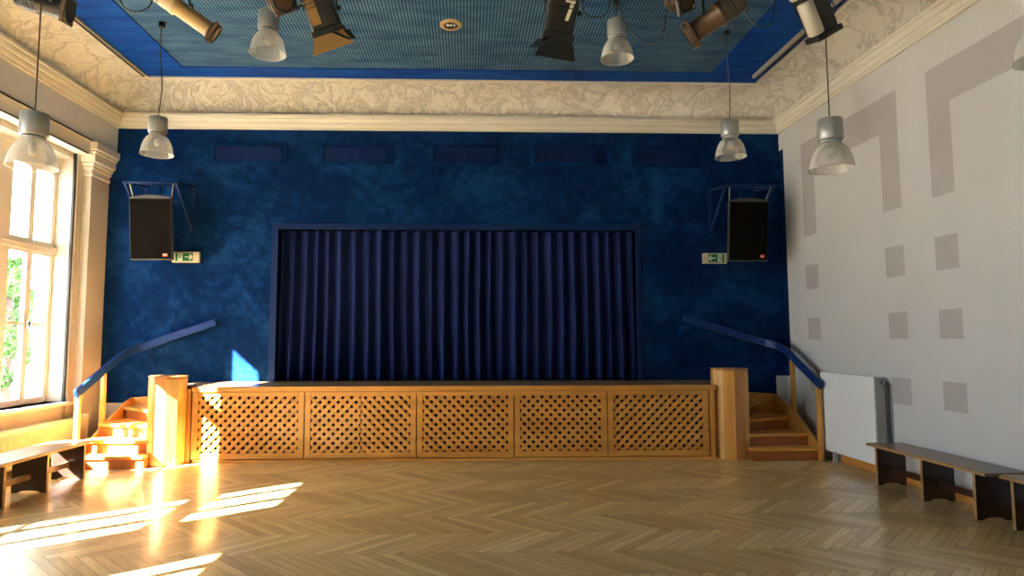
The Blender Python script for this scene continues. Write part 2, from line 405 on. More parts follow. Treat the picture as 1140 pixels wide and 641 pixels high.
# back wall with the stage opening
PX0, PX1, PZ1 = -2.86, 2.60, 3.285
def back_pick(x, z):
    if PX0 < x < PX1 and z > HS and z < PZ1: return None
    if z < 0.68 and x < -4.0: return 1
    if z < 1.045 and x > 4.748: return 1
    return 0
us = [XW-0.1, -4.0, PX0, PX1, 4.748, XR+0.15]; vs = [-0.1, 0.68, HS, 1.045, PZ1, 5.6]
bm = B()
for i in range(len(us)-1):
    for j in range(len(vs)-1):
        k = back_pick((us[i]+us[i+1])/2, (vs[j]+vs[j+1])/2)
        if k is not None: box(bm, us[i], us[i+1], D, D+0.25, vs[j], vs[j+1], k)
struct('wall_back', bm, ['blue_wall', 'white_wall'])
# recess behind the curtain
bm = B(); box(bm, PX0-0.3, PX1+0.3, D+1.3, D+1.4, 0.5, 3.8); box(bm, PX0-0.4, PX0-0.3, D+0.25, D+1.4, 0.5, 3.8); box(bm, PX1+0.3, PX1+0.4, D+0.25, D+1.4, 0.5, 3.8)
box(bm, PX0-0.4, PX1+0.4, D+0.25, D+1.4, 3.6, 3.8); box(bm, PX0-0.4, PX1+0.4, D+0.25, D+1.4, 0.5, HS)
struct('wall_stage_recess', bm, 'dark')
# right wall: white with painted mauve bars and squares, blue return strip at the corner
cols = [(8.83, 9.165), (7.05, 7.375), (6.25, 6.57), (4.42, 4.745), (3.62, 3.94), (1.79, 2.115)]
rects = []
for a, b in cols:
    rects.append((a, b, 3.09, 4.46))
    for z0, z1 in ((2.315, 2.665), (1.60, 1.905), (0.865, 1.165)): rects.append((a, b, z0, z1))
rects += [(7.05, 9.165, 4.035, 4.46), (4.42, 6.57, 4.035, 4.46), (1.79, 3.94, 4.035, 4.46)]
us = [REAR-0.1, D, D-0.13]+[v for r in rects for v in r[:2]]; vs = [-0.1, 4.56, 5.6, 1.045]+[v for r in rects for v in r[2:]]
us = sorted(set(us)); vs = sorted(set(vs)); bm = B()
for i in range(len(us)-1):
    for j in range(len(vs)-1):
        y, z = (us[i]+us[i+1])/2, (vs[j]+vs[j+1])/2
        k = 1 if any(r[0] < y < r[1] and r[2] < z < r[3] for r in rects) else 0
        if y > D-0.13 and 1.045 < z < 4.56: k = 2
        f = bm.faces.new([bm.verts.new((XR, yy, zz)) for yy, zz in ((us[i], vs[j]), (us[i], vs[j+1]), (us[i+1], vs[j+1]), (us[i+1], vs[j]))]); f.material_index = k
bmesh.ops.remove_doubles(bm, verts=bm.verts[:], dist=1e-4)
box(bm, XR+0.002, XR+0.25, REAR-0.1, D+0.25, -0.1, 5.6, 0)
struct('wall_right', bm, ['white_wall', 'mauve', 'blue_wall'])
# rear wall behind the camera
bm = B(); box(bm, XW-0.5, XR+0.3, REAR-0.3, REAR, -0.1, 5.6); struct('wall_rear', bm, 'white_wall')
# window wall (thickness XW-0.45 .. XW) with openings
XO = XW-0.45
ys = sorted([REAR-0.3, D+0.25]+[v for a in WINS for v in a]); zs = [-0.2, WZ0, WZ1, 5.7]
bm = B()
for i in range(len(ys)-1):
    for j in range(3):
        y = (ys[i]+ys[i+1])/2
        if j == 1 and any(a < y < b for a, b in WINS): continue
        box(bm, XO, XW, ys[i], ys[i+1], zs[j], zs[j+1])
struct('wall_left', bm, 'cream')
# frieze above the windows, projecting to the cornice line, and blind boxes
bm = B(); box(bm, XW, XL, REAR, D, 4.44, 5.6); struct('wall_left_frieze', bm, 'white_wall')
bm = B()
box(bm, XW, XL-0.05, REAR, 9.30, 4.26, 4.44)
struct('trim_blind_box', bm, 'cornice', bevel=0.006)
bm = B(); box(bm, XL-0.002, XL+0.012, REAR, 9.16, 4.425, 4.445); box(bm, XL-0.055, XL-0.035, REAR, 9.16, 4.245, 4.262); struct('trim_blind_slot', bm, 'rail')

# cornice and coving sweeps
def sweep_room(prof, name, m, smooth=False):
    bm = B(); rings = []
    for off, z in prof:
        x0, x1, y0, y1 = XL+off*LSC, XR-off, REAR+off, D-off*BSC
        rings.append([bm.verts.new((x0, y0, z)), bm.verts.new((x1, y0, z)), bm.verts.new((x1, y1, z)), bm.verts.new((x0, y1, z))])
    for a, b in zip(rings, rings[1:]):
        for i in range(4):
            f = bm.faces.new((a[i], b[i], b[(i+1) % 4], a[(i+1) % 4])); f.smooth = smooth
    return struct(name, bm, m)
LSC, BSC = 1.0, 1.0
sweep_room([(-0.02, ZC), (0.035, ZC), (0.035, ZC+0.035), (0.05, ZC+0.04), (0.06, ZC+0.075), (0.06, ZC+0.10), (0.085, ZC+0.105), (0.10, ZC+0.14), (0.10, ZC+0.165), (0.125, ZC+0.17), (0.125, ZC+0.205), (0.09, ZC+0.215), (0.09, ZC+0.225)], 'trim_cornice', 'cornice')
LSC, BSC = 0.68/0.58, 0.53/0.58
pr = []
for i in range(15):
    t = i/14*PI/2
    pr.append((0.085+(0.565-0.085)*(1-math.cos(t)), 5.055+(5.435-5.055)*math.sin(t)))
sweep_room(pr, 'trim_coving', 'coving', True)
sweep_room([(0.565, 5.43), (0.565, 5.415), (0.60, 5.415), (0.60, 5.46)], 'trim_ceiling_edge', 'cornice')

# ceiling: blue border, ribbed inner field, rails
bm = B(); box(bm, XL-0.4, XR+0.3, REAR-0.2, D+0.25, 5.55, 5.7)
IX0, IX1, IY1 = -4.02, 3.54, 8.94
for a in ((XL+0.5, IX0, REAR+0.4, D-0.35), (IX1, XR-0.4, REAR+0.4, D-0.35), (IX0, IX1, IY1, D-0.35), (IX0, IX1, REAR+0.4, REAR+1.3)):
    box(bm, *a, ZT, ZT+0.06, 0)
struct('ceiling', bm, 'ceil_border')
bm = B(); box(bm, IX0-0.02, IX1+0.02, REAR+1.2, IY1+0.02, ZT+0.012, ZT+0.05); struct('ceiling_ribbed_field', bm, 'ceil_rib')
bm = B(); box(bm, 4.165, 4.20, REAR+1, 9.0, ZT-0.05, ZT+0.001); struct('trim_ceiling_rail_right', bm, 'steel')
bm = B(); box(bm, 4.205, 4.215, REAR+1, 9.0, ZT-0.06, ZT+0.001); struct('trim_ceiling_rail_lip', bm, 'rail')
bm = B(); box(bm, -4.66, -4.635, REAR+1, 9.2, ZT-0.035, ZT+0.001); struct('trim_ceiling_rail_left', bm, 'steel')
bm = B(); box(bm, -4.69, -4.665, REAR+1, 9.2, ZT-0.045, ZT+0.001); struct('trim_ceiling_groove_left', bm, 'rail')

# baseboards
bm = B(); box(bm, XR-0.018, XR, REAR, 8.45, 0, 0.10); struct('baseboard_right', bm, 'honey_y', bevel=0.004)
# pilaster with capital in the left corner
bm = B(); box(bm, XW, -5.44, 9.36, D, 0, 4.44); box(bm, XW, XW+0.05, 9.22, 9.36, 0, 4.3)
struct('trim_pilaster', bm, 'cream', bevel=0.004)
bm = B()
for off, z0, z1 in ((0.02, 3.98, 4.02), (0.035, 4.07, 4.12), (0.06, 4.12, 4.17), (0.095, 4.17, 4.29), (0.12, 4.29, 4.33), (0.15, 4.33, 4.44), (0.01, 4.0, 4.3)):
    box(bm, XW, -5.44+off, 9.36-off, D, z0, z1)
struct('trim_capital', bm, 'cornice', bevel=0.012)

# ------------------------------------------------------------------ windows
XG = -5.85
def panes_for(a, b):
    if (a, b) == WINS[0]: return [(8.76, 9.12), (8.29, 8.66), (7.62, 7.98), (7.18, 7.54), (6.58, 6.96)]
    out = []; y = b-0.07
    while y-0.36 > a+0.03:
        out.append((y-0.36, y)); y -= 0.46 if len(out) % 2 else 0.60
        if (a, b) == WINS[1]: y = y if len(out) % 2 else y+0.14
    return out
def holes(bm, y0, y1, z0, z1, hs, x0, x1):        # slab with rounded-corner holes approximated by bars
    ysx = sorted([y0, y1]+[v for h in hs for v in h])
    box(bm, x0, x1, y0, y1, z0-0.0, z0+0.0001)
for wi, (a, b) in enumerate(WINS):
    root = shell('window_%d' % (wi+1), (XG, (a+b)/2, WZ0)); inv = Matrix.Translation((-XG, -(a+b)/2, -WZ0))
    ps = panes_for(a, b); zlev = [(0.84, 1.80), (1.84, 2.76), (2.95, 3.93)]
    bm = B()
    # outer frame and mullions
    edges = sorted([v for p in ps for v in p]); segs = []
    prev = a
    for p in sorted(ps):
        if p[0] > prev: segs.append((prev, p[0]))
        prev = p[1]
    segs.append((prev, b))
    for s0, s1 in segs: box(bm, XG-0.03, XG+(0.05 if s1-s0 > 0.15 else 0.03), s0, s1, WZ0, WZ1)
    for p in ps:
        box(bm, XG-0.025, XG+0.026, p[0], p[1], WZ0, zlev[0][0]); box(bm, XG-0.03, XG+0.05, p[0], p[1], zlev[1][1], zlev[2][0]); box(bm, XG-0.025, XG+0.026, p[0], p[1], zlev[2][1], WZ1)
        box(bm, XG-0.012, XG+0.018, p[0], p[1], zlev[0][1], zlev[1][0])
        for z0, z1 in zlev:                           # corner fillets added to imitate bloom rounding the panes
            r = 0.05
            for cy, sy in ((p[0], 1), (p[1], -1)):
                if z1 == zlev[0][1] or z0 == zlev[1][0]: pass
                for cz, sz in ((z1, -1),) if z1 != zlev[0][1] else ():
                    pts = [(cy, cz)]+[(cy+sy*r*(1-math.sin(t)), cz+sz*r*(1-math.cos(t))) for t in [k*PI/2/5 for k in range(6)]]
                    prism_x(bm, pts, XG-0.02, XG+0.024)
    bmesh.ops.transform(bm, matrix=inv, verts=bm.verts[:])
    obj('window_frame', bm, 'frame', root)
    bm = B(); box(bm, XG+0.045, XG+0.07, a, b, 2.80, 2.90); box(bm, XG+0.045, XG+0.075, a, b, 2.86, 2.885)
    bmesh.ops.transform(bm, matrix=inv, verts=bm.verts[:]); obj('transom_rail', bm, 'frame', root, 0.005)
    for p in ps:
        bm = B()
        box(bm, XG-0.003, XG+0.003, p[0]-0.005, p[1]+0.005, zlev[0][0]-0.01, zlev[1][1]+0.01)
        box(bm, XG-0.003, XG+0.003, p[0]-0.005, p[1]+0.005, zlev[2][0]-0.01, zlev[2][1]+0.01)
        bmesh.ops.transform(bm, matrix=inv, verts=bm.verts[:]); obj('pane', bm, 'glass', root)
    for s0, s1 in segs[1:-1]:
        bm = B(); yc = (s0+s1)/2
        box(bm, XG+0.03, XG+0.075, yc-0.014, yc+0.014, 1.76, 1.86); box(bm, XG+0.07, XG+0.09, yc-0.05, yc+0.012, 1.82, 1.845)
        bmesh.ops.transform(bm, matrix=inv, verts=bm.verts[:]); obj('window_handle', bm, 'chrome', root, 0.003)
    bm = B(); box(bm, XO, -5.46, a-0.06, b+0.06, WZ0-0.045, WZ0); bmesh.ops.transform(bm, matrix=inv, verts=bm.verts[:])
    obj('window_sill', bm, 'frame', root, 0.01)
    bm = B(); box(bm, XW, XW+0.03, b-0.01, b+0.02, WZ0, 4.27); box(bm, XW, XW+0.03, a-0.02, a+0.01, WZ0, 4.27)
    bmesh.ops.transform(bm, matrix=inv, verts=bm.verts[:]); obj('blind_rail', bm, 'rail', root)

# ------------------------------------------------------------------ stage opening trim and vents
bm = B()
box(bm, PX0-0.10, PX0, D-0.035, D+0.0, HS, PZ1+0.09); box(bm, PX1, PX1+0.085, D-0.035, D, HS, PZ1+0.09); box(bm, PX0, PX1, D-0.035, D, PZ1, PZ1+0.09)
box(bm, PX0-0.03, PX0, D-0.05, D+0.24, HS, PZ1); box(bm, PX1, PX1+0.03, D-0.05, D+0.24, HS, PZ1); box(bm, PX0-0.03, PX1+0.03, D-0.05, D+0.24, PZ1, PZ1+0.03)
struct('trim_stage_opening', bm, 'blue_trim', bevel=0.006)
proto = None
for i, (a, b) in enumerate([(-3.96, -2.76), (-2.29, -1.14), (-0.60, 0.52), (0.98, 2.13), (2.57, 3.61)]):
    wn = b-a; zc = 4.455
    t = thing('ventilation_grille', ['blue louvred ventilation grille nearest the left loudspeaker, leftmost of five', 'blue louvred ventilation grille second from the left under the cornice', 'blue louvred ventilation grille in the middle, over the parting of the curtains', 'blue louvred ventilation grille second from the right under the cornice', 'blue louvred ventilation grille nearest the right loudspeaker, rightmost of five'][i], 'vent', ((a+b)/2, D, zc), 0, 'ventilation grilles on the blue wall')
    h = 0.17; bm = B(); o = wn/2; q = 0.10
    box(bm, -o, o, -0.03, 0, h-0.055, h); box(bm, -o, o, -0.03, 0, -h, -h+0.055); box(bm, -o, -o+q, -0.03, 0, -h+0.055, h-0.055); box(bm, o-q, o, -0.03, 0, -h+0.055, h-0.055)
    iw, ih = o-q+0.01, h-0.055
    box(bm, -iw, iw, -0.042, -0.03, ih, ih+0.018); box(bm, -iw, iw, -0.042, -0.03, -ih-0.018, -ih); box(bm, -iw-0.018, -iw, -0.042, -0.03, -ih-0.018, ih+0.018); box(bm, iw, iw+0.018, -0.042, -0.03, -ih-0.018, ih+0.018)
    obj('grille_frame', bm, 'blue_wall', t, 0.003)
    bm = B()
    for k in range(9):
        z = -ih+0.013+k*(2*ih-0.026)/8
        prism_x(bm, [(-0.028, z-0.012), (-0.024, z-0.014), (-0.004, z+0.010), (-0.008, z+0.012)], -iw, iw)
    box(bm, -0.008, 0.008, -0.03, -0.004, -ih, ih)
    obj('louvres', bm, 'blue_louver', t)
    bm = B(); box(bm, -iw, iw, -0.004, -0.001, -ih, ih); obj('backing', bm, 'blue_louver', t)

# ------------------------------------------------------------------ curtains
def curtain(x0, x1, seed, label, lean):
    rnd = random.Random(seed); bm = B(); nx = int((x1-x0)/0.0085); nz = 16
    knots = []; ph = 0; x = x0
    per = []
    while x < x1+0.5: d = 0.185*rnd.uniform(0.82, 1.2); per.append((x, d, rnd.uniform(0.75, 1.15))); x += d
    def fold(x):
        for (s, d, am) in per:
            if s <= x < s+d:
                t = (x-s)/d
                return am*(0.5-0.5*math.cos(2*PI*t**0.85))
        return 0
    rows = []
    for j in range(nz+1):
        v = j/nz; row = []
        for i in range(nx+1):
            u = i/nx; x = x0+(x1-x0)*u
            sway = 0.018*math.sin(v*3.0+x*1.7)*(1-v)
            e = (u if lean > 0 else 1-u); pinch = lean*0.05*max(0, e-0.75)*4*math.sin(v*PI)
            amp = 0.10+0.055*(1-v)
            y = D+0.20-amp*fold(x+sway)-0.012*math.sin(x*9+v*2)
            row.append(bm.verts.new((x+pinch*0.3, y, HS+0.012+(PZ1+0.10-HS)*v)))
        rows.append(row)
    for a, b in zip(rows, rows[1:]):
        for i in range(nx):
            f = bm.faces.new((a[i], a[i+1], b[i+1], b[i])); f.smooth = True
    o = obj('stage_curtain', bm, 'curtain'); sd = o.modifiers.new('solid', 'SOLIDIFY'); sd.thickness = 0.006
    return tag(o, label, 'curtain', 'stage curtains')
curtain(PX0-0.05, -0.062, 3, 'left half of the pleated dark blue stage curtain, hanging to the deck', 1)
curtain(-0.050, PX1+0.05, 9, 'right half of the pleated dark blue stage curtain, hanging to the deck', -1)

# ------------------------------------------------------------------ stage
YS = 8.74
stage = thing('stage', 'honey wood stage platform with lattice panel front below the blue curtain', 'stage', (0, YS, 0))
def loc(bm): bmesh.ops.transform(bm, matrix=Matrix.Translation((0, -YS, 0)), verts=bm.verts[:]); return bm
bm = B(); prism(bm, [(-3.62, YS-0.035), (3.36, YS-0.035), (3.47, YS+0.25), (3.85, YS+0.3), (3.85, D-0.001), (-4.05, D-0.001), (-4.05, YS+0.2), (-3.62, YS+0.05)], HS-0.035, HS)
obj('deck', loc(bm), 'deck', stage)
bm = B(); box(bm, -3.62, 3.37, YS-0.055, YS-0.036, HS-0.062, HS+0.004); obj('deck_nosing', loc(bm), 'honey_h', stage, 0.006)
bm = B(); box(bm, -3.60, 3.36, YS+0.005, YS+0.03, HS-0.12, HS-0.036); box(bm, -3.60, 3.36, YS-0.03, YS+0.03, 0, 0.035); obj('rail', loc(bm), 'honey_h', stage)
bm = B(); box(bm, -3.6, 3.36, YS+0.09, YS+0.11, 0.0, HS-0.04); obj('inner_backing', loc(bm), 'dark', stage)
for x0, x1 in ((-3.70, -3.635), (3.285, 3.35), (-3.76, -3.71)):
    bm = B(); box(bm, x0, x1, YS-0.04, YS+0.04, 0, HS-0.02); obj('end_board', loc(bm), 'honey', stage, 0.004)
def slats(bm, x0, x1, z0, z1, sgn, y0, y1, pitch=0.0842, wd=0.046):
    q = math.sqrt(0.5); n = int(6/pitch)
    for k in range(-n, n):
        c = k*pitch
        P = []
        for s, t in ((-6, c-wd/2), (6, c-wd/2), (6, c+wd/2), (-6, c+wd/2)):
            P.append((x0+(s*q-t*q*sgn), z0+(s*q*sgn+t*q)))
        P = clip_rect(P, x0, x1, z0, z1)
        if len(P) >= 3: prism_y(bm, P, y0, y1)
bounds = [-3.625, -2.15, -0.67, 0.633, 1.893, 3.275]
for i in range(5):
    a, b = bounds[i]+0.006, bounds[i+1]-0.006; z0, z1 = 0.045, HS-0.066; fw = 0.075
    bm = B(); y0, y1 = YS-0.028, YS
    box(bm, a, a+fw, y0, y1, z0, z1); box(bm, b-fw, b, y0, y1, z0, z1); box(bm, a+fw, b-fw, y0, y1, z1-0.055, z1); box(bm, a+fw, b-fw, y0, y1, z0, z0+0.075)
    fr = obj('lattice_panel', loc(bm), 'honey_h', stage, 0.003)
    xa, xb, za, zb = a+fw, b-fw, z0+0.075, z1-0.055
    mid = (xa+xb)/2
    bm = B()
    fronts = [(xa, xb, 1)] if i in (0, 4) else [(xa, xb, -1)] if i in (2, 3) else [(xa, mid, 1), (mid, xb, -1)]
    for p, q, s in fronts:
        slats(bm, p, q, za, zb, s, YS-0.024, YS-0.008); slats(bm, p, q, za, zb, -s, YS-0.008, YS+0.008)
    obj('lattice', loc(bm), 'honey_h', fr)

# ------------------------------------------------------------------ newel columns
def newel(x, y, h, r, label, rot):
    t = thing('newel_column', label, 'column', (x, y, 0), 0, 'wooden columns flanking the stage')
    n = 10
    mats = ['honey', 'pale_board', 'red_board']
    for part in range(1):
        bm = B(); ring = [(r*math.cos(2*PI*i/n+rot), r*math.sin(2*PI*i/n+rot)) for i in range(n)]
        lo = [bm.verts.new((px, py, 0)) for px, py in ring]; hi = [bm.verts.new((px, py, h-0.035)) for px, py in ring]
        pat = [0, 1, 0, 2, 0, 1, 0, 2, 1, 0]
        for i in range(n): bm.faces.new((lo[i], lo[(i+1) % n], hi[(i+1) % n], hi[i])).material_index = pat[i]
        bm.faces.new(lo[::-1]); bm.faces.new(hi)
        obj('shaft', bm, mats, t, 0.004)
    bm = B(); prism(bm, [((r-0.012)*math.cos(2*PI*i/n+rot), (r-0.012)*math.sin(2*PI*i/n+rot)) for i in range(n)], h-0.034, h-0.018)
    prism(bm, [((r+0.006)*math.cos(2*PI*i/n+rot), (r+0.006)*math.sin(2*PI*i/n+rot)) for i in range(n)], h-0.02, h)
    obj('cap', bm, 'red_board', t, 0.003)
    return t
newel(-3.915, 8.66, 1.14, 0.238, 'sunlit faceted wooden column at the left end of the stage', 0.0)
newel(3.615, 8.84, 1.21, 0.243, 'shaded faceted wooden column at the right end of the stage', 0.2)

# ------------------------------------------------------------------ stairs
def stairs(label, side, xin, xout, lines, y0, stringer, y_off):
    t = thing('staircase', label, 'staircase', ((xin+xout)/2, y0, 0), 0, 'winding stairs beside the stage')
    inv = Matrix.Translation((-(xin+xout)/2, -y0, 0)); H0 = HS/6
    X0, X1 = min(xin, xout), max(xin, xout); prevs = []
    for i, (px, py, dx, dy) in enumerate(lines):
        # half plane on the far side of the nosing line; normal = (-dy, dx) for +y
        nx, ny = (-dy, dx)
        if ny < 0: nx, ny = -nx, -ny
        z = H0*(i+1)
        f = lambda p, px=px, py=py, nx=nx, ny=ny: (p[0]-px)*nx+(p[1]-py)*ny
        prevs.append(f)
        rect = [(X0, y0-0.1), (X1, y0-0.1), (X1, D-0.002), (X0, D-0.002)]
        po = rect
        for q in prevs: po = clip(po, q) if po else po
        if len(po) >= 3:
            bm = B(); prism(bm, po, z-0.038, z); bmesh.ops.transform(bm, matrix=inv, verts=bm.verts[:]); obj('tread', bm, 'honey_h', t, 0.005)
        ln = math.hypot(nx, ny)
        g = lambda p: ((p[0]-px)*nx+(p[1]-py)*ny)/ln-0.03
        po = clip(rect, g)
        for q in prevs[:-1]: po = clip(po, q) if po else po
        if len(po) >= 3:
            bm = B(); prism(bm, po, z-H0 if i else 0, z-0.038); bmesh.ops.transform(bm, matrix=inv, verts=bm.verts[:]); obj('riser', bm, 'riser', t)
    # outer stringer
    th = 0.04; xa, xb = (xout, xout+side*th)
    bm = B(); prism_x(bm, [(stringer[0][0], 0)]+stringer+[(stringer[-1][0], 0)], min(xa, xb), max(xa, xb))
    bmesh.ops.transform(bm, matrix=inv, verts=bm.verts[:]); obj('stringer', bm, 'honey_y', t, 0.004)
    bm = B(); zt = stringer[-1][1]; xi = xout-side*0.75
    prism_y(bm, [(xout, 0.3), (xi, 0.3), (xi, zt+0.05), (xout, zt)], D-0.03, D-0.001)
    bmesh.ops.transform(bm, matrix=inv, verts=bm.verts[:]); obj('wall_skirting', bm, 'honey_h', t, 0.003)
    return t, inv
def handrail(t, inv, path, posts, xs, label_side):
    bm = B(); strip(bm, smooth_path(path, 6), 0.045, 0.105); bmesh.ops.transform(bm, matrix=inv, verts=bm.verts[:])
    obj('handrail', bm, 'blue_paint', t, 0.006)
    for (y, z0, z1) in posts:
        bm = B(); box(bm, xs-0.028, xs+0.028, y-0.028, y+0.028, z0, z1); bmesh.ops.transform(bm, matrix=inv, verts=bm.verts[:])
        obj('baluster_post', bm, 'honey', t, 0.004)
rs, rinv = stairs('right winding wooden stairs up to the stage, in shade beside the white radiator', 1, 3.76, 4.66,
    [(3.8, 8.52, 1, 0.0), (3.8, 8.70, 1, 0.07), (3.80, 8.86, 1, 0.50), (3.80, 8.93, 1, 1.25), (3.78, 8.97, 0.25, 1)], 8.52,
    [(8.50, 0.20), (8.52, 0.21), (9.20, 0.60), (9.60, 0.74), (9.80, 0.775)], 0)
handrail(rs, rinv, [(3.31, 9.755, 1.93), (3.9, 9.755, 1.75), (4.42, 9.74, 1.585), (4.62, 9.60, 1.52), (4.685, 9.35, 1.43), (4.69, 9.0, 1.25), (4.69, 8.46, 0.985)],
    [(8.53, 0.0, 0.965), (9.20, 0.5, 1.31)], 4.69, 'right')
ls, linv = stairs('left winding wooden stairs up to the stage, in bright sun behind the bench', -1, -4.03, -4.93,
    [(-4.1, 8.28, 1, 0.0), (-4.1, 8.48, 1, -0.04), (-4.10, 8.66, 1, -0.28), (-4.10, 8.80, 1, -0.85), (-4.08, 8.86, -0.3, 1)], 8.28,
    [(8.26, 0.20), (8.42, 0.20), (8.762, 0.30), (9.0, 0.43), (9.62, 0.72), (9.80, 0.76)], 0)
handrail(ls, linv, [(-3.745, 9.755, 1.87), (-4.25, 9.755, 1.70), (-4.72, 9.72, 1.525), (-4.88, 9.58, 1.45), (-4.94, 9.35, 1.34), (-4.95, 9.05, 1.21), (-4.95, 8.40, 0.92)],
    [(8.46, 0.20, 0.90), (9.02, 0.38, 1.15)], -4.95, 'left')

# ------------------------------------------------------------------ loudspeakers on brackets
def speaker(x, label, side):
    zt = 3.63; hh = 0.885; wd = 0.59; tilt = math.radians(7)
    t = thing('loudspeaker', label, 'loudspeaker', (x, 9.27, zt-hh/2), 0, 'loudspeakers on the blue wall')
    t.rotation_euler = (tilt, 0, 0)
    bm = B(); w2 = wd/2; d = 0.36
    plan = [(-w2, 0)]+[(w2, 0)]+[(w2-0.02, 0.10)]+[((w2-0.06)*math.cos(k*PI/8), 0.16+0.2*math.sin(k*PI/8)) for k in range(9)]+[(-w2+0.02, 0.10)]
    prism(bm, plan, -hh/2, hh/2)
    arch = [(-w2+0.01, hh/2-0.01)]+[(-w2+0.01+(wd-0.02)*k/12, hh/2+0.012+0.038*math.sin(k/12*PI)) for k in range(13)]+[(w2-0.01, hh/2-0.01)]
    prism_y(bm, arch, 0.002, 0.06); obj('cabinet', bm, 'cab', t, 0.006)
    bm = B(); box(bm, -w2+0.012, w2-0.012, -0.016, -0.002, -hh/2+0.02, hh/2-0.012); obj('grille', bm, 'grille', t, 0.006)
    bm = B(); box(bm, w2-0.125, w2-0.055, -0.020, -0.0165, -hh/2+0.055, -hh/2+0.095); bd = obj('badge', bm, 'orange', t, 0.002)
    bm = B(); bx = w2-0.115
    # small white marks on the badge
    z0 = -hh/2+0.066
    for k, seg in enumerate(('J', 'B', 'L')):
        ox = bx+k*0.018
        S_ = {'J': [(0.009, 0.013, 0, 0.018), (0.0, 0.013, 0, 0.004), (0, 0.004, 0, 0.008)],
              'B': [(0, 0.004, 0, 0.018), (0, 0.012, 0, 0.004), (0, 0.012, 0.0075, 0.0105), (0, 0.012, 0.014, 0.018), (0.010, 0.013, 0.002, 0.016)],
              'L': [(0, 0.004, 0, 0.018), (0, 0.012, 0, 0.004)]}[seg]
        for a, b, c, e in S_: box(bm, ox+a, ox+b, -0.0212, -0.0205, z0+c, z0+e)
    obj('badge_lettering', bm, 'white', bd)
    # bracket
    br = thing('speaker_bracket', 'blue tubular wall bracket above the %s loudspeaker' % side, 'bracket', (x, D, 3.6), 0, 'speaker brackets on the blue wall')
    f = lambda p: (p[0]-x, p[1]-D, p[2]-3.6)
    a, b = x-0.35, x+0.37; yf, zf = 9.20, 3.85
    bm = B(); tube(bm, [f((a-0.03, yf, zf)), f((b+0.03, yf, zf))], 0.018); obj('front_bar', bm, 'blue_trim', br)
    for xx in (a, b):
        bm = B(); strip(bm, [f((xx, yf, zf)), f((xx, D-0.01, 3.27))], 0.03, 0.045); strip(bm, [f((xx, yf, zf)), f((xx, D-0.01, 3.93))], 0.03, 0.03)
        box(bm, xx-x-0.03, xx-x+0.03, -0.015, 0, -0.40, 0.40); obj('arm', bm, 'blue_trim', br)
    for xx, x2 in ((a+0.06, x-w2+0.03), (b-0.04, x+w2-0.03)):
        bm = B(); tube(bm, [f((xx, yf, zf)), f((x2, 9.30, zt-0.02))], 0.007, 6); obj('hanging_chain', bm, 'steel', br)
    bm = B(); tube(bm, [f((x, 9.5, zf+0.02)), f((x, 9.5, zt-0.12))], 0.008, 6); tube(bm, [f((a, 9.5, zf+0.04)), f((b, 9.5, zf+0.04))], 0.014); obj('rear_stay', bm, 'blue_trim', br)
speaker(-4.525, 'black loudspeaker with orange badge on the left of the curtain, tilted down', 'left')
speaker(4.15, 'black loudspeaker with orange badge on the right of the curtain, tilted down', 'right')

# ------------------------------------------------------------------ exit signs
def exit_sign(x0, x1, arrow, label):
    w2 = (x1-x0)/2; t = thing('exit_sign', label, 'sign', ((x0+x1)/2, 9.76, 2.85), 0, 'green emergency exit signs')
    bm = B(); box(bm, -w2, w2, 0, 0.06, -0.08, 0.08); obj('housing', bm, 'sign_cream', t, 0.008)
    s = arrow
    bm = B(); g0, g1 = sorted((-s*w2*0.72, s*w2*0.55)); box(bm, g0, g1, -0.004, 0.0, -0.062, 0.062); f = obj('sign_face', bm, 'green', t)
    bm = B()
    cx = s*w2*0.26
    strip(bm, [(cx-s*0.06, -0.006, 0), (cx+s*0.04, -0.006, 0)], 0.016, 0.004, (0, 1, 0))
    for q in (1, -1): strip(bm, [(cx+s*0.008, -0.0065, q*0.04), (cx+s*0.052, -0.0065, 0)], 0.018, 0.004, (0, 1, 0))
    obj('arrow', bm, 'sign_white', f)
    bm = B(); dx = -s*w2*0.38; box(bm, dx-0.034, dx+0.034, -0.006, -0.004, -0.055, 0.055); dr = obj('doorway_symbol', bm, 'sign_white', f)
    bm = B()
    def limb(pts, r): 
        tube(bm, [(dx+s*a, -0.008, z) for a, z in pts], r, 6)
    lathe(bm, [(0.0005, -0.009), (0.008, -0.004), (0.009, 0), (0.008, 0.004), (0.0005, 0.009)], 10, (dx+s*0.008, -0.008, 0.036))
    limb([(0.004, 0.024), (-0.004, 0.0)], 0.007); limb([(-0.004, 0.0), (0.012, -0.014), (0.010, -0.038)], 0.005); limb([(-0.004, 0), (-0.014, -0.02), (-0.026, -0.030)], 0.005)
    limb([(0.004, 0.022), (0.020, 0.010), (0.028, 0.018)], 0.004); limb([(0.003, 0.022), (-0.014, 0.016), (-0.018, 0.002)], 0.004)
    obj('running_figure_symbol', bm, 'sign_ink', f)
    bm = B(); box(bm, -0.05, 0.05, 0.06, 0.062, -0.04, 0.04); obj('wall_plate', bm, 'sign_cream', t)
exit_sign(-4.435, -4.03, 1, 'green emergency exit sign with arrow pointing right, under the left loudspeaker')
exit_sign(3.646, 4.02, -1, 'green emergency exit sign with arrow pointing left, beside the right loudspeaker')

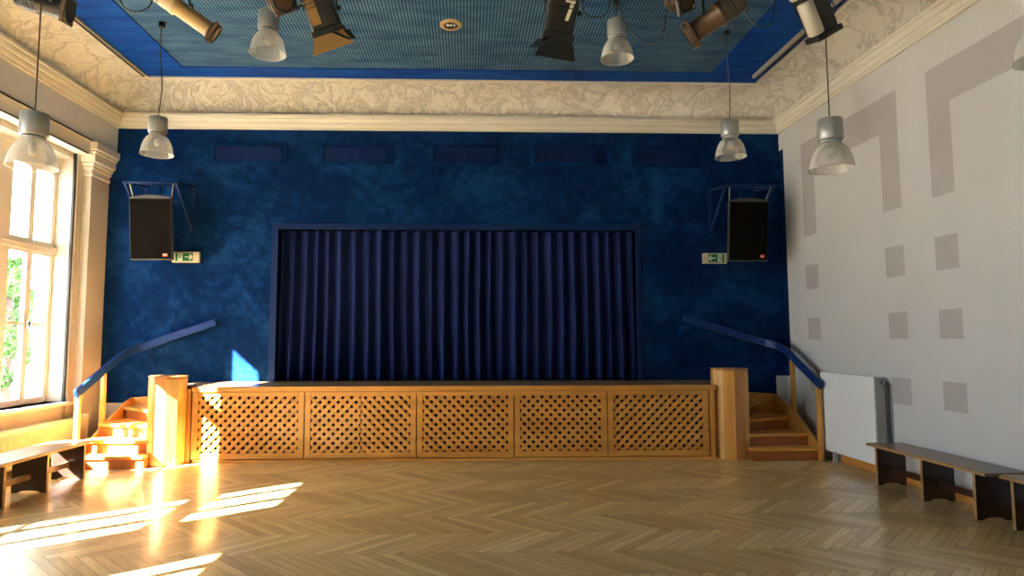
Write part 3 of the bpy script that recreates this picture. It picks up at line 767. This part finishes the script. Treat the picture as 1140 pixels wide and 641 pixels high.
# ------------------------------------------------------------------ radiators
t = thing('radiator', 'tall flat white panel radiator on the right wall beside the stairs', 'radiator', (XR, 8.02, 0))
bm = B(); box(bm, -0.175, -0.150, -0.57, 0.57, 0.14, 1.165); obj('front_panel', bm, 'rad', t, 0.008)
bm = B(); box(bm, -0.150, -0.03, -0.56, -0.545, 0.15, 1.155); obj('side_panel', bm, 'rad_side', t)
bm = B(); box(bm, -0.150, -0.03, 0.545, 0.56, 0.15, 1.155); obj('side_panel', bm, 'rad_side', t)
bm = B()
for k in range(26):
    y = -0.53+k*0.0424; box(bm, -0.149, -0.035, y-0.004, y+0.004, 0.17, 1.14)
box(bm, -0.05, -0.03, -0.54, 0.54, 0.16, 1.15)
obj('fins', bm, 'rad', t)
bm = B()
for k in range(30): box(bm, -0.148, -0.03, -0.54+k*0.0372-0.010, -0.54+k*0.0372+0.010, 1.145, 1.152)
box(bm, -0.149, -0.14, -0.545, 0.545, 1.140, 1.150); box(bm, -0.04, -0.03, -0.545, 0.545, 1.14, 1.15); obj('top_grille', bm, 'rad', t)
bm = B(); tube(bm, smooth_path([(-0.05, -0.56, 1.09), (-0.05, -0.61, 1.09), (-0.035, -0.625, 1.05), (-0.035, -0.625, 0.5), (-0.035, -0.625, 0.0)], 4), 0.014); obj('pipe', bm, 'rail', t)
bm = B(); lathe(bm, [(0.02, 0), (0.024, 0.01), (0.024, 0.05), (0.016, 0.06)], 14, (-0.05, -0.60, 1.09), (-1, -0.3, 0.1)); obj('valve', bm, 'chrome', t)
for yy in (0.44,):
    bm = B(); box(bm, -0.11, -0.07, yy-0.02, yy+0.02, 0, 0.15); box(bm, -0.13, -0.05, yy-0.03, yy+0.03, 0, 0.008); obj('foot', bm, 'rad_side', t)
t = thing('radiator', 'long cream ribbed radiator under the left window behind the bench', 'radiator', (XW+0.10, 8.02, 0))
bm = B(); y0, y1 = -1.35, 1.30
box(bm, 0.17, 0.19, y0, y1, 0.50, 0.555); box(bm, 0.17, 0.19, y0, y1, 0.10, 0.14); box(bm, 0.165, 0.175, y0, y1, 0.14, 0.50)
n = 66
for k in range(n):
    y = y0+0.02+k*(y1-y0-0.45)/n; box(bm, 0.174, 0.192, y, y+0.016, 0.14, 0.50)
obj('front_panel', bm, 'rad_cream', t)
bm = B(); box(bm, 0.05, 0.17, y0, y1, 0.535, 0.55); obj('top_grille', bm, 'rad_cream', t)
bm = B(); box(bm, 0.04, 0.20, y1-0.02, y1+0.01, 0.09, 0.56); lathe(bm, [(0.014, -0.08), (0.014, 0.08)], 12, (0.12, y1, 0.57), (1, 0, 0)); obj('end_cap', bm, 'rad_cream', t, 0.004)
bm = B(); tube(bm, [(-0.09, y1-0.2, 0.3), (0.17, y1-0.2, 0.3)], 0.012); obj('wall_hook', bm, 'rad_cream', t)
bm = B(); tube(bm, [(-0.09, y0+0.3, 0.3), (0.17, y0+0.3, 0.3)], 0.012); obj('wall_hook', bm, 'rad_cream', t)

# ------------------------------------------------------------------ benches
def bench(x, y0, y1, wd, legs, label, h=0.445):
    yc = (y0+y1)/2; t = thing('bench', label, 'bench', (x, yc, 0), 0, 'low wooden benches along the walls')
    bm = B(); box(bm, -wd/2, wd/2, y0-yc, y1-yc, h-0.032, h); obj('seat', bm, 'bench_top', t, 0.006)
    bm = B()
    for s in (-1, 1): box(bm, s*(wd/2)-0.004, s*(wd/2)+0.004, y0-yc+0.004, y1-yc-0.004, h-0.030, h-0.006)
    obj('seat_edging', bm, 'bench_edge', t)
    lw = wd/2-0.045
    for yl in legs:
        bm = B(); pts = [(-lw, 0), (-lw, h-0.032), (lw, h-0.032), (lw, 0), (lw-0.06, 0)]
        for k in range(9):
            a = k/8*PI; pts.append(((lw-0.06)*math.cos(a), 0.024*math.sin(a)))
        pts = pts[:5]+pts[6:-1]+[(-lw+0.06, 0)]
        prism_y(bm, pts, yl-yc-0.016, yl-yc+0.016); lg = obj('leg', bm, 'dark_wood', t, 0.003)
        for s in (-1, 1):
            bm = B(); box(bm, s*lw-0.002, s*lw+0.002, yl-yc-0.015, yl-yc+0.015, 0.004, h-0.034); obj('worn_edge', bm, 'bench_edge', lg)
    bm = B(); box(bm, -0.018, 0.018, min(legs)-yc, max(legs)-yc, 0.14, 0.20); obj('stretcher', bm, 'bench_edge' if x < 0 else 'dark_wood', t, 0.003)
    return t
bench(4.68, 5.535, 7.20, 0.41, (7.10, 6.39, 5.72), 'low dark wooden bench against the right wall beside the radiator')
bench(4.72, 3.80, 5.475, 0.34, (5.40, 4.70, 3.95), 'second low wooden bench, mostly out of view at the right edge')
bench(-4.62, 5.95, 7.88, 0.45, (7.77, 7.11, 6.47, 6.03), 'low wooden bench on the left under the window, sun on its far end', 0.435)

# ------------------------------------------------------------------ pendant lamps
def pendant():
    t = thing('pendant_lamp', 'x', 'pendant lamp', (0, 0, 0), 0, 'grey pendant lamps with clear domes')
    bm = B(); lathe(bm, [(0.04, 0.452), (0.100, 0.452), (0.106, 0.446), (0.106, 0.27), (0.100, 0.262), (0.06, 0.262), (0.06, 0.30)], 40); hd = obj('housing', bm, 'grey_can', t)
    bm = B(); lathe(bm, [(0.07, 0.262), (0.088, 0.258), (0.088, 0.238), (0.078, 0.232), (0.06, 0.232)], 32); obj('collar', bm, 'grey_can', t)
    bm = B()
    out = [(0.065, 0.240), (0.095, 0.225), (0.125, 0.195), (0.150, 0.150), (0.168, 0.095), (0.178, 0.045), (0.183, 0.008), (0.188, 0.0)]
    inn = [(r-0.004, h) for r, h in reversed(out)]
    lathe_open(bm, out+inn, 48); obj('dome', bm, 'dome', t)
    bm = B(); lathe(bm, [(0.002, 0.10), (0.022, 0.104), (0.034, 0.13), (0.032, 0.17), (0.02, 0.23)], 20); obj('bulb', bm, 'bulb', t)
    bm = B(); tube(bm, smooth_path([(-0.035, 0, 0.452), (-0.03, 0, 0.475), (0.0, 0, 0.48)], 4), 0.006, 6); obj('hook', bm, 'black', t)
    return t
lamps = [(-3.597, 5.35, 3.03, 'largest looking pendant lamp, hanging in front of the left window', 0.0),
         (-3.707, 7.67, 3.814, 'pendant lamp hanging in the upper left corner against the blue wall', 0.05),
         (-2.078, 6.57, 4.575, 'pendant lamp against the ribbed ceiling, left of the amber-doored spotlight', 0.0),
         (1.70, 7.02, 4.767, 'pendant lamp against the ribbed ceiling, right of the spotlight marked 7', 0.0),
         (3.247, 7.68, 3.836, 'pendant lamp hanging in front of the blue wall near the right corner', 0.03),
         (3.205, 5.46, 3.084, 'large looking pendant lamp hanging before the white right wall', 0.0),
         (3.39, 3.50, 3.22, 'pendant lamp only just in view at the right edge', 0.0)]
proto = pendant()
hung = [proto]+[copy_tree(proto) for _ in lamps[1:]]
for i, (x, y, z, lab, sway) in enumerate(lamps):
    o = hung[i]
    o.location = (x, y, z); o['label'] = lab; o.rotation_euler = (0, 0, i*0.7)
    L = ZT-z
    ca = math.cos(-i*0.7); sa = math.sin(-i*0.7)
    bm = B(); pts = smooth_path([(0, 0, 0.47), (sway*0.6, 0, 0.47+(L-0.47)*0.33), (-sway*0.2, 0.0, 0.47+(L-0.47)*0.7), (0, 0, L-0.03)], 6)
    tube(bm, [(p.x*ca-p.y*sa, p.x*sa+p.y*ca, p.z) for p in pts], 0.006, 6); obj('cord', bm, 'cord', o)
    bm = B(); lathe(bm, [(0.035, L-0.06), (0.04, L-0.05), (0.04, L+0.001)], 20); obj('ceiling_rose', bm, 'black', o)

# ------------------------------------------------------------------ recessed ceiling downlight
t = thing('ceiling_downlight', 'round recessed downlight with brass ring in the ribbed blue ceiling', 'ceiling light', (-0.198, 7.62, ZT))
bm = B(); lathe_open(bm, [(0.085, 0.008), (0.085, -0.012), (0.12, -0.014), (0.135, -0.004), (0.135, 0.012)], 40); obj('ring', bm, 'beige_metal', t)
bm = B(); lathe_open(bm, [(0.085, -0.010), (0.075, 0.0), (0.05, 0.006), (0.001, 0.008)], 40); obj('reflector', bm, 'black', t)
for q in (-0.04, 0.0, 0.042):
    bm = B(); lathe(bm, [(0.001, -0.012), (0.014, -0.009), (0.02, 0.0), (0.014, 0.006)], 16, (q, 0, 0)); obj('lamp_glass', bm, 'white', t)

# ------------------------------------------------------------------ lighting bar and stage spotlights
BY, BZ = 5.5, 4.86
t = thing('lighting_bar', 'long dark pipe under the ceiling that carries the spotlights', 'lighting bar', (0, BY, BZ))
bm = B(); tube(bm, [(-4.2, 0, 0), (3.12, 0, 0)], 0.025, 12); obj('pipe', bm, 'black', t)
for x in (-3.2, -0.3, 2.6):
    bm = B(); tube(bm, [(x, 0, 0.02), (x, 0, ZT-BZ+0.01)], 0.008, 6); obj('hanger', bm, 'steel', t)
def frame_to(d):
    d = Vector(d).normalized(); return Vector((0, 0, -1)).rotation_difference(d).to_matrix().to_4x4()
def spot(name_label, kind, p0, p1, r, body, extra=None, group='stage spotlights on the bar'):
    p0, p1 = Vector(p0), Vector(p1); L = (p1-p0).length; c = (p0+p1)/2
    t = thing('spotlight', name_label, 'spotlight', c, 0, group)
    R = frame_to(p1-p0)                                  # local -z points out of the lens
    def put(bm): bmesh.ops.transform(bm, matrix=R, verts=bm.verts[:]); return bm
    h = L/2
    if kind == 'fresnel':
        bm = B(); box(bm, -r, r, -r*0.9, r*0.9, -h+0.05, h); b = obj('housing', put(bm), body, t, 0.02, 3)
        bm = B()
        for k in range(6): box(bm, -r-0.006, r+0.006, -r*0.9-0.006, r*0.9+0.006, h-0.05-k*0.035, h-0.036-k*0.035)
        obj('cooling_fins', put(bm), 'black', t)
        bm = B(); box(bm, -r-0.015, r+0.015, -r-0.005, r+0.005, -h-0.0, -h+0.05); obj('gel_frame', put(bm), 'black', t, 0.004)
        bm = B(); lathe(bm, [(0.001, -h-0.012), (r*0.5, -h-0.008), (r*0.78, 0.001-h), (r*0.78, 0.004-h)], 24); obj('lens', put(bm), 'chrome', t)
    else:
        bm = B(); lathe(bm, [(r*0.35, h), (r*0.8, h-0.02), (r*0.95, h-0.08), (r*0.95, h*0.15), (r, h*0.12), (r, 0.02), (r*0.82, 0.0), (r*0.82, -h+0.03), (r*0.82, -h)], 28); obj('housing', put(bm), body, t)
        bm = B(); lathe_open(bm, [(r*0.8, -h+0.05), (r*1.02, -h+0.05), (r*1.05, -h), (r*0.9, -h-0.01), (r*0.7, -h+0.01), (0.001, -h+0.02)], 28); obj('lens_ring', put(bm), 'black', t)
        bm = B(); s = r*1.12; box(bm, -s, s, -s, -s+0.012, -h+0.005, -h+0.03); box(bm, -s, s, s-0.012, s, -h+0.005, -h+0.03); box(bm, -s, -s+0.012, -s, s, -h+0.005, -h+0.03); box(bm, s-0.012, s, -s, s, -h+0.005, -h+0.03)
        obj('gel_frame', put(bm), 'brown_metal', t)
        bm = B()
        for k in range(4): lathe_open(bm, [(r*0.955, h-0.10-k*0.03), (r*1.0, h-0.105-k*0.03), (r*0.955, h-0.112-k*0.03)], 24)
        obj('cooling_fins', put(bm), 'black', t)
    # yoke and clamp up to the bar
    bx = c.x; top = BZ
    bm = B(); up = Vector((0, BY-c.y, top-0.10-c.z))
    side = R @ Vector((1, 0, 0)); side.z = 0
    side = side.normalized() if side.length > 0.2 else Vector((1, 0, 0))
    a0 = side*(r+0.02)
    strip(bm, [a0*1.0, a0+up*0.7, up*1.0], 0.012, 0.03, (0, 1, 0.01)); strip(bm, [-a0, -a0+up*0.7, up], 0.012, 0.03, (0, 1, 0.01))
    obj('yoke', bm, 'black', t)
    bm = B(); u = up; box(bm, u.x-0.03, u.x+0.03, u.y-0.035, u.y+0.035, u.z-0.01, u.z+0.06); box(bm, u.x-0.012, u.x+0.012, u.y-0.05, u.y+0.05, u.z+0.05, u.z+0.08); obj('clamp', bm, 'black', t, 0.004)
    bm = B(); lathe(bm, [(0.018, 0), (0.024, 0.01), (0.024, 0.03), (0.012, 0.035)], 12, a0*1.0, side); obj('tilt_knob', bm, 'black', t)
    return t, put, h, r
# left to right
t1 = spot('dark spotlight at the top left corner, its body lying almost level', 'profile', (-3.98, 5.58, 4.64), (-3.56, 5.68, 4.54), 0.105, 'black')
t2 = spot('long beige profile spotlight pointing down to the right near the left corner', 'profile', (-2.80, 5.40, 4.68), (-2.235, 5.60, 4.31), 0.085, 'beige_metal')
t3 = spot('reddish brown spotlight seen from below, above a clear dome pendant', 'profile', (-1.74, 5.66, 4.64), (-1.60, 5.44, 4.55), 0.10, 'brown_metal')
t4, put, h, r = spot('black spotlight with amber lower barn door and bright reflecting side', 'fresnel', (-1.36, 5.40, 4.70), (-1.215, 5.56, 4.30), 0.125, 'black')
bm = B(); prism_y(bm, [(-0.10, h-0.02-0.05), (-0.02, h-0.07), (-0.02, -h+0.09), (-0.10, -h+0.09)], -r*0.9-0.006, -r*0.9-0.002)
obj('vent_reflection', put(bm), 'gold', t4)  # gold strip paints in the bright reflection on the beige side vent
def flap(t, put, h, r, side, length, wid0, wid1, splay, m, yaw=0):
    bm = B(); z0 = -h-0.002
    a = math.radians(splay); dz, do = -length*math.cos(a), length*math.sin(a)
    if side in ('-y', '+y'):
        s = -1 if side == '-y' else 1; th = 0.003
        v = [(-wid0, s*r, z0), (wid0, s*r, z0), (wid1, s*(r+do), z0+dz), (-wid1, s*(r+do), z0+dz)]
        off = Vector((0, s*th, 0))
    else:
        s = -1 if side == '-x' else 1; th = 0.003
        v = [(s*r, -wid0, z0), (s*r, wid0, z0), (s*(r+do), wid1, z0+dz), (s*(r+do), -wid1, z0+dz)]
        off = Vector((s*th, 0, 0))
    A = [bm.verts.new(p) for p in v]; Bv = [bm.verts.new(Vector(p)+off) for p in v]
    fs = [bm.faces.new(A), bm.faces.new(Bv[::-1])]
    for i in range(4): fs.append(bm.faces.new((A[i], Bv[i], Bv[(i+1) % 4], A[(i+1) % 4])))
    bmesh.ops.recalc_face_normals(bm, faces=fs)
    bmesh.ops.rotate(bm, cent=(0, 0, 0), matrix=Matrix.Rotation(math.radians(yaw), 3, 'Z'), verts=bm.verts[:])
    obj('barn_door', put(bm), m, t)
flap(t4, put, h, r, '-y', 0.14, 0.13, 0.19, 12, 'gold'); flap(t4, put, h, r, '+x', 0.15, 0.12, 0.05, 45, 'black', -38)
flap(t4, put, h, r, '+y', 0.10, 0.13, 0.16, 5, 'black'); flap(t4, put, h, r, '-x', 0.04, 0.11, 0.09, 5, 'black')
t5, put, h, r = spot('black spotlight with black barn doors and pale tape shaped like 7', 'fresnel', (0.875, 5.42, 4.72), (0.80, 5.55, 4.26), 0.125, 'black')
bm = B(); yy = -r*0.9-0.004
prism_y(bm, [(0.01, 0.115), (0.095, 0.115), (0.095, 0.070), (0.01, 0.070)], yy-0.002, yy); prism_y(bm, [(0.058, 0.071), (0.090, 0.071), (0.060, -0.08), (0.030, -0.08)], yy-0.002, yy)
obj('tape_seven', put(bm), 'tape', t5)
flap(t5, put, h, r, '-y', 0.17, 0.13, 0.18, 8, 'black'); flap(t5, put, h, r, '-x', 0.16, 0.12, 0.06, 50, 'black', 38)
flap(t5, put, h, r, '+y', 0.10, 0.13, 0.16, 5, 'black'); flap(t5, put, h, r, '+x', 0.05, 0.11, 0.09, 5, 'black')
t6 = spot('dark brown spotlight half hidden above the top edge, right of centre', 'profile', (1.84, 5.60, 4.68), (1.95, 5.44, 4.61), 0.10, 'brown_metal')
t7 = spot('short brown profile spotlight pointing down to the left on the right side', 'profile', (2.45, 5.40, 4.62), (2.01, 5.58, 4.34), 0.115, 'brown_metal')
t8, put, h, r = spot('black spotlight with pale cylinder side above the right wall pendant', 'fresnel', (2.88, 5.20, 4.64), (3.125, 5.34, 4.235), 0.10, 'black')
bm = B(); lathe(bm, [(0.05, -h+0.06), (0.065, -h+0.07), (0.065, 0.10), (0.05, 0.11)], 20, (-0.10, -0.07, 0)); obj('pale_cylinder', put(bm), 'pale_metal', t8)
bm = B(); lathe(bm, [(0.03, -0.05), (0.05, -0.03), (0.05, 0.03), (0.03, 0.05)], 16, (-0.13, -0.03, 0.20)); obj('rear_knob', put(bm), 'pale_metal', t8)
bm = B(); tube(bm, smooth_path([(0.11, 0, -0.05), (0.17, 0, -0.02), (0.17, 0, -0.10), (0.11, 0, -0.13)], 6), 0.005, 6); obj('safety_loop', put(bm), 'black', t8)
# hanging cables
for pts, lab in [([(-3.05, 5.5, 4.84), (-3.02, 5.5, 4.55), (-2.90, 5.5, 4.455), (-2.76, 5.5, 4.53), (-2.70, 5.45, 4.80)], 'black cable looping down beside the long beige spotlight'),
                 ([(-1.72, 5.5, 4.84), (-1.68, 5.5, 4.56), (-1.57, 5.5, 4.49), (-1.45, 5.5, 4.56), (-1.42, 5.45, 4.80)], 'black cable loop left of the amber-doored spotlight'),
                 ([(1.02, 5.45, 4.66), (1.04, 5.5, 4.52), (1.14, 5.5, 4.465), (1.26, 5.5, 4.53), (1.29, 5.5, 4.84)], 'dark cable loop right of the spotlight marked 7'),
                 ([(1.32, 5.5, 4.84), (1.38, 5.5, 4.50), (1.50, 5.5, 4.31), (1.62, 5.5, 4.235), (1.74, 5.5, 4.30), (1.79, 5.5, 4.58)], 'thin dark cable hanging lowest, between the right ceiling pendant and brown spotlight'),
                 ([(2.46, 5.42, 4.60), (2.52, 5.5, 4.50), (2.62, 5.5, 4.40), (2.74, 5.5, 4.46), (2.80, 5.5, 4.84)], 'dark cable loop right of the short brown spotlight')]:
    bm = B(); c = Vector(pts[0]); tube(bm, [p-c for p in smooth_path(pts, 8)], 0.007, 6)
    o = obj('cable', bm, 'cable'); o.location = c; tag(o, lab, 'cable', 'cables hanging from the lighting bar')

# ------------------------------------------------------------------ outside
bm = B(); box(bm, -80, XO, -40, 90, -0.9, -0.8); struct('ground', bm, 'grass')
bm = B(); box(bm, -6.95, XO, REAR, 12, 4.62, 4.74); box(bm, -7.0, -6.9, REAR, 12, 4.60, 4.76); struct('sun_blocker_eave', bm, 'sun_blocker')  # added unseen eave, shaped to cut high sun off the windows
def leafy(name, x, y, z0, z1, rx, n, label, m, seed, leaf=0.16):
    rnd = random.Random(seed); t = thing(name, label, 'tree', (x, y, -0.8)); bm = B()
    zc, rz = (z0+z1)/2+0.8, (z1-z0)/2
    lobes = [(rnd.gauss(0, rx*0.45), rnd.gauss(0, rx*0.45), zc+rnd.uniform(-0.75, 0.75)*rz, rnd.uniform(0.35, 0.6)*rx) for _ in range(18)]
    for i in range(n):
        a = lobes[i % 18]; d = Vector((rnd.gauss(0, 1), rnd.gauss(0, 1), rnd.gauss(0, 1))).normalized()*a[3]*rnd.uniform(0.6, 1.05)
        c = Vector(a[:3])+d; u = Vector((rnd.gauss(0, 1), rnd.gauss(0, 1), rnd.gauss(0, 1))).normalized(); v = u.orthogonal().normalized(); s = leaf*rnd.uniform(0.6, 1.3)
        bm.faces.new([bm.verts.new(c+p) for p in (u*s, v*s*0.5, -u*s, -v*s*0.5)])
    obj('foliage', bm, m, t)
    bm = B(); lathe(bm, [(0.22, 0), (0.16, 1.0), (0.12, zc), (0.05, zc+rz*0.6)], 12); obj('trunk', bm, 'bark', t)
leafy('tree', -11.75, 16.9, 0.2, 4.0, 0.5, 2200, 'leafy green tree outside, seen through the left window panes', 'leaf', 5)
bm = B(); box(bm, -10.4, -9.4, 5.28, 6.5, -0.85, 8.6); struct('sun_blocker_box', bm, 'sun_blocker')  # added unseen box that blocks the sun from the far window panes
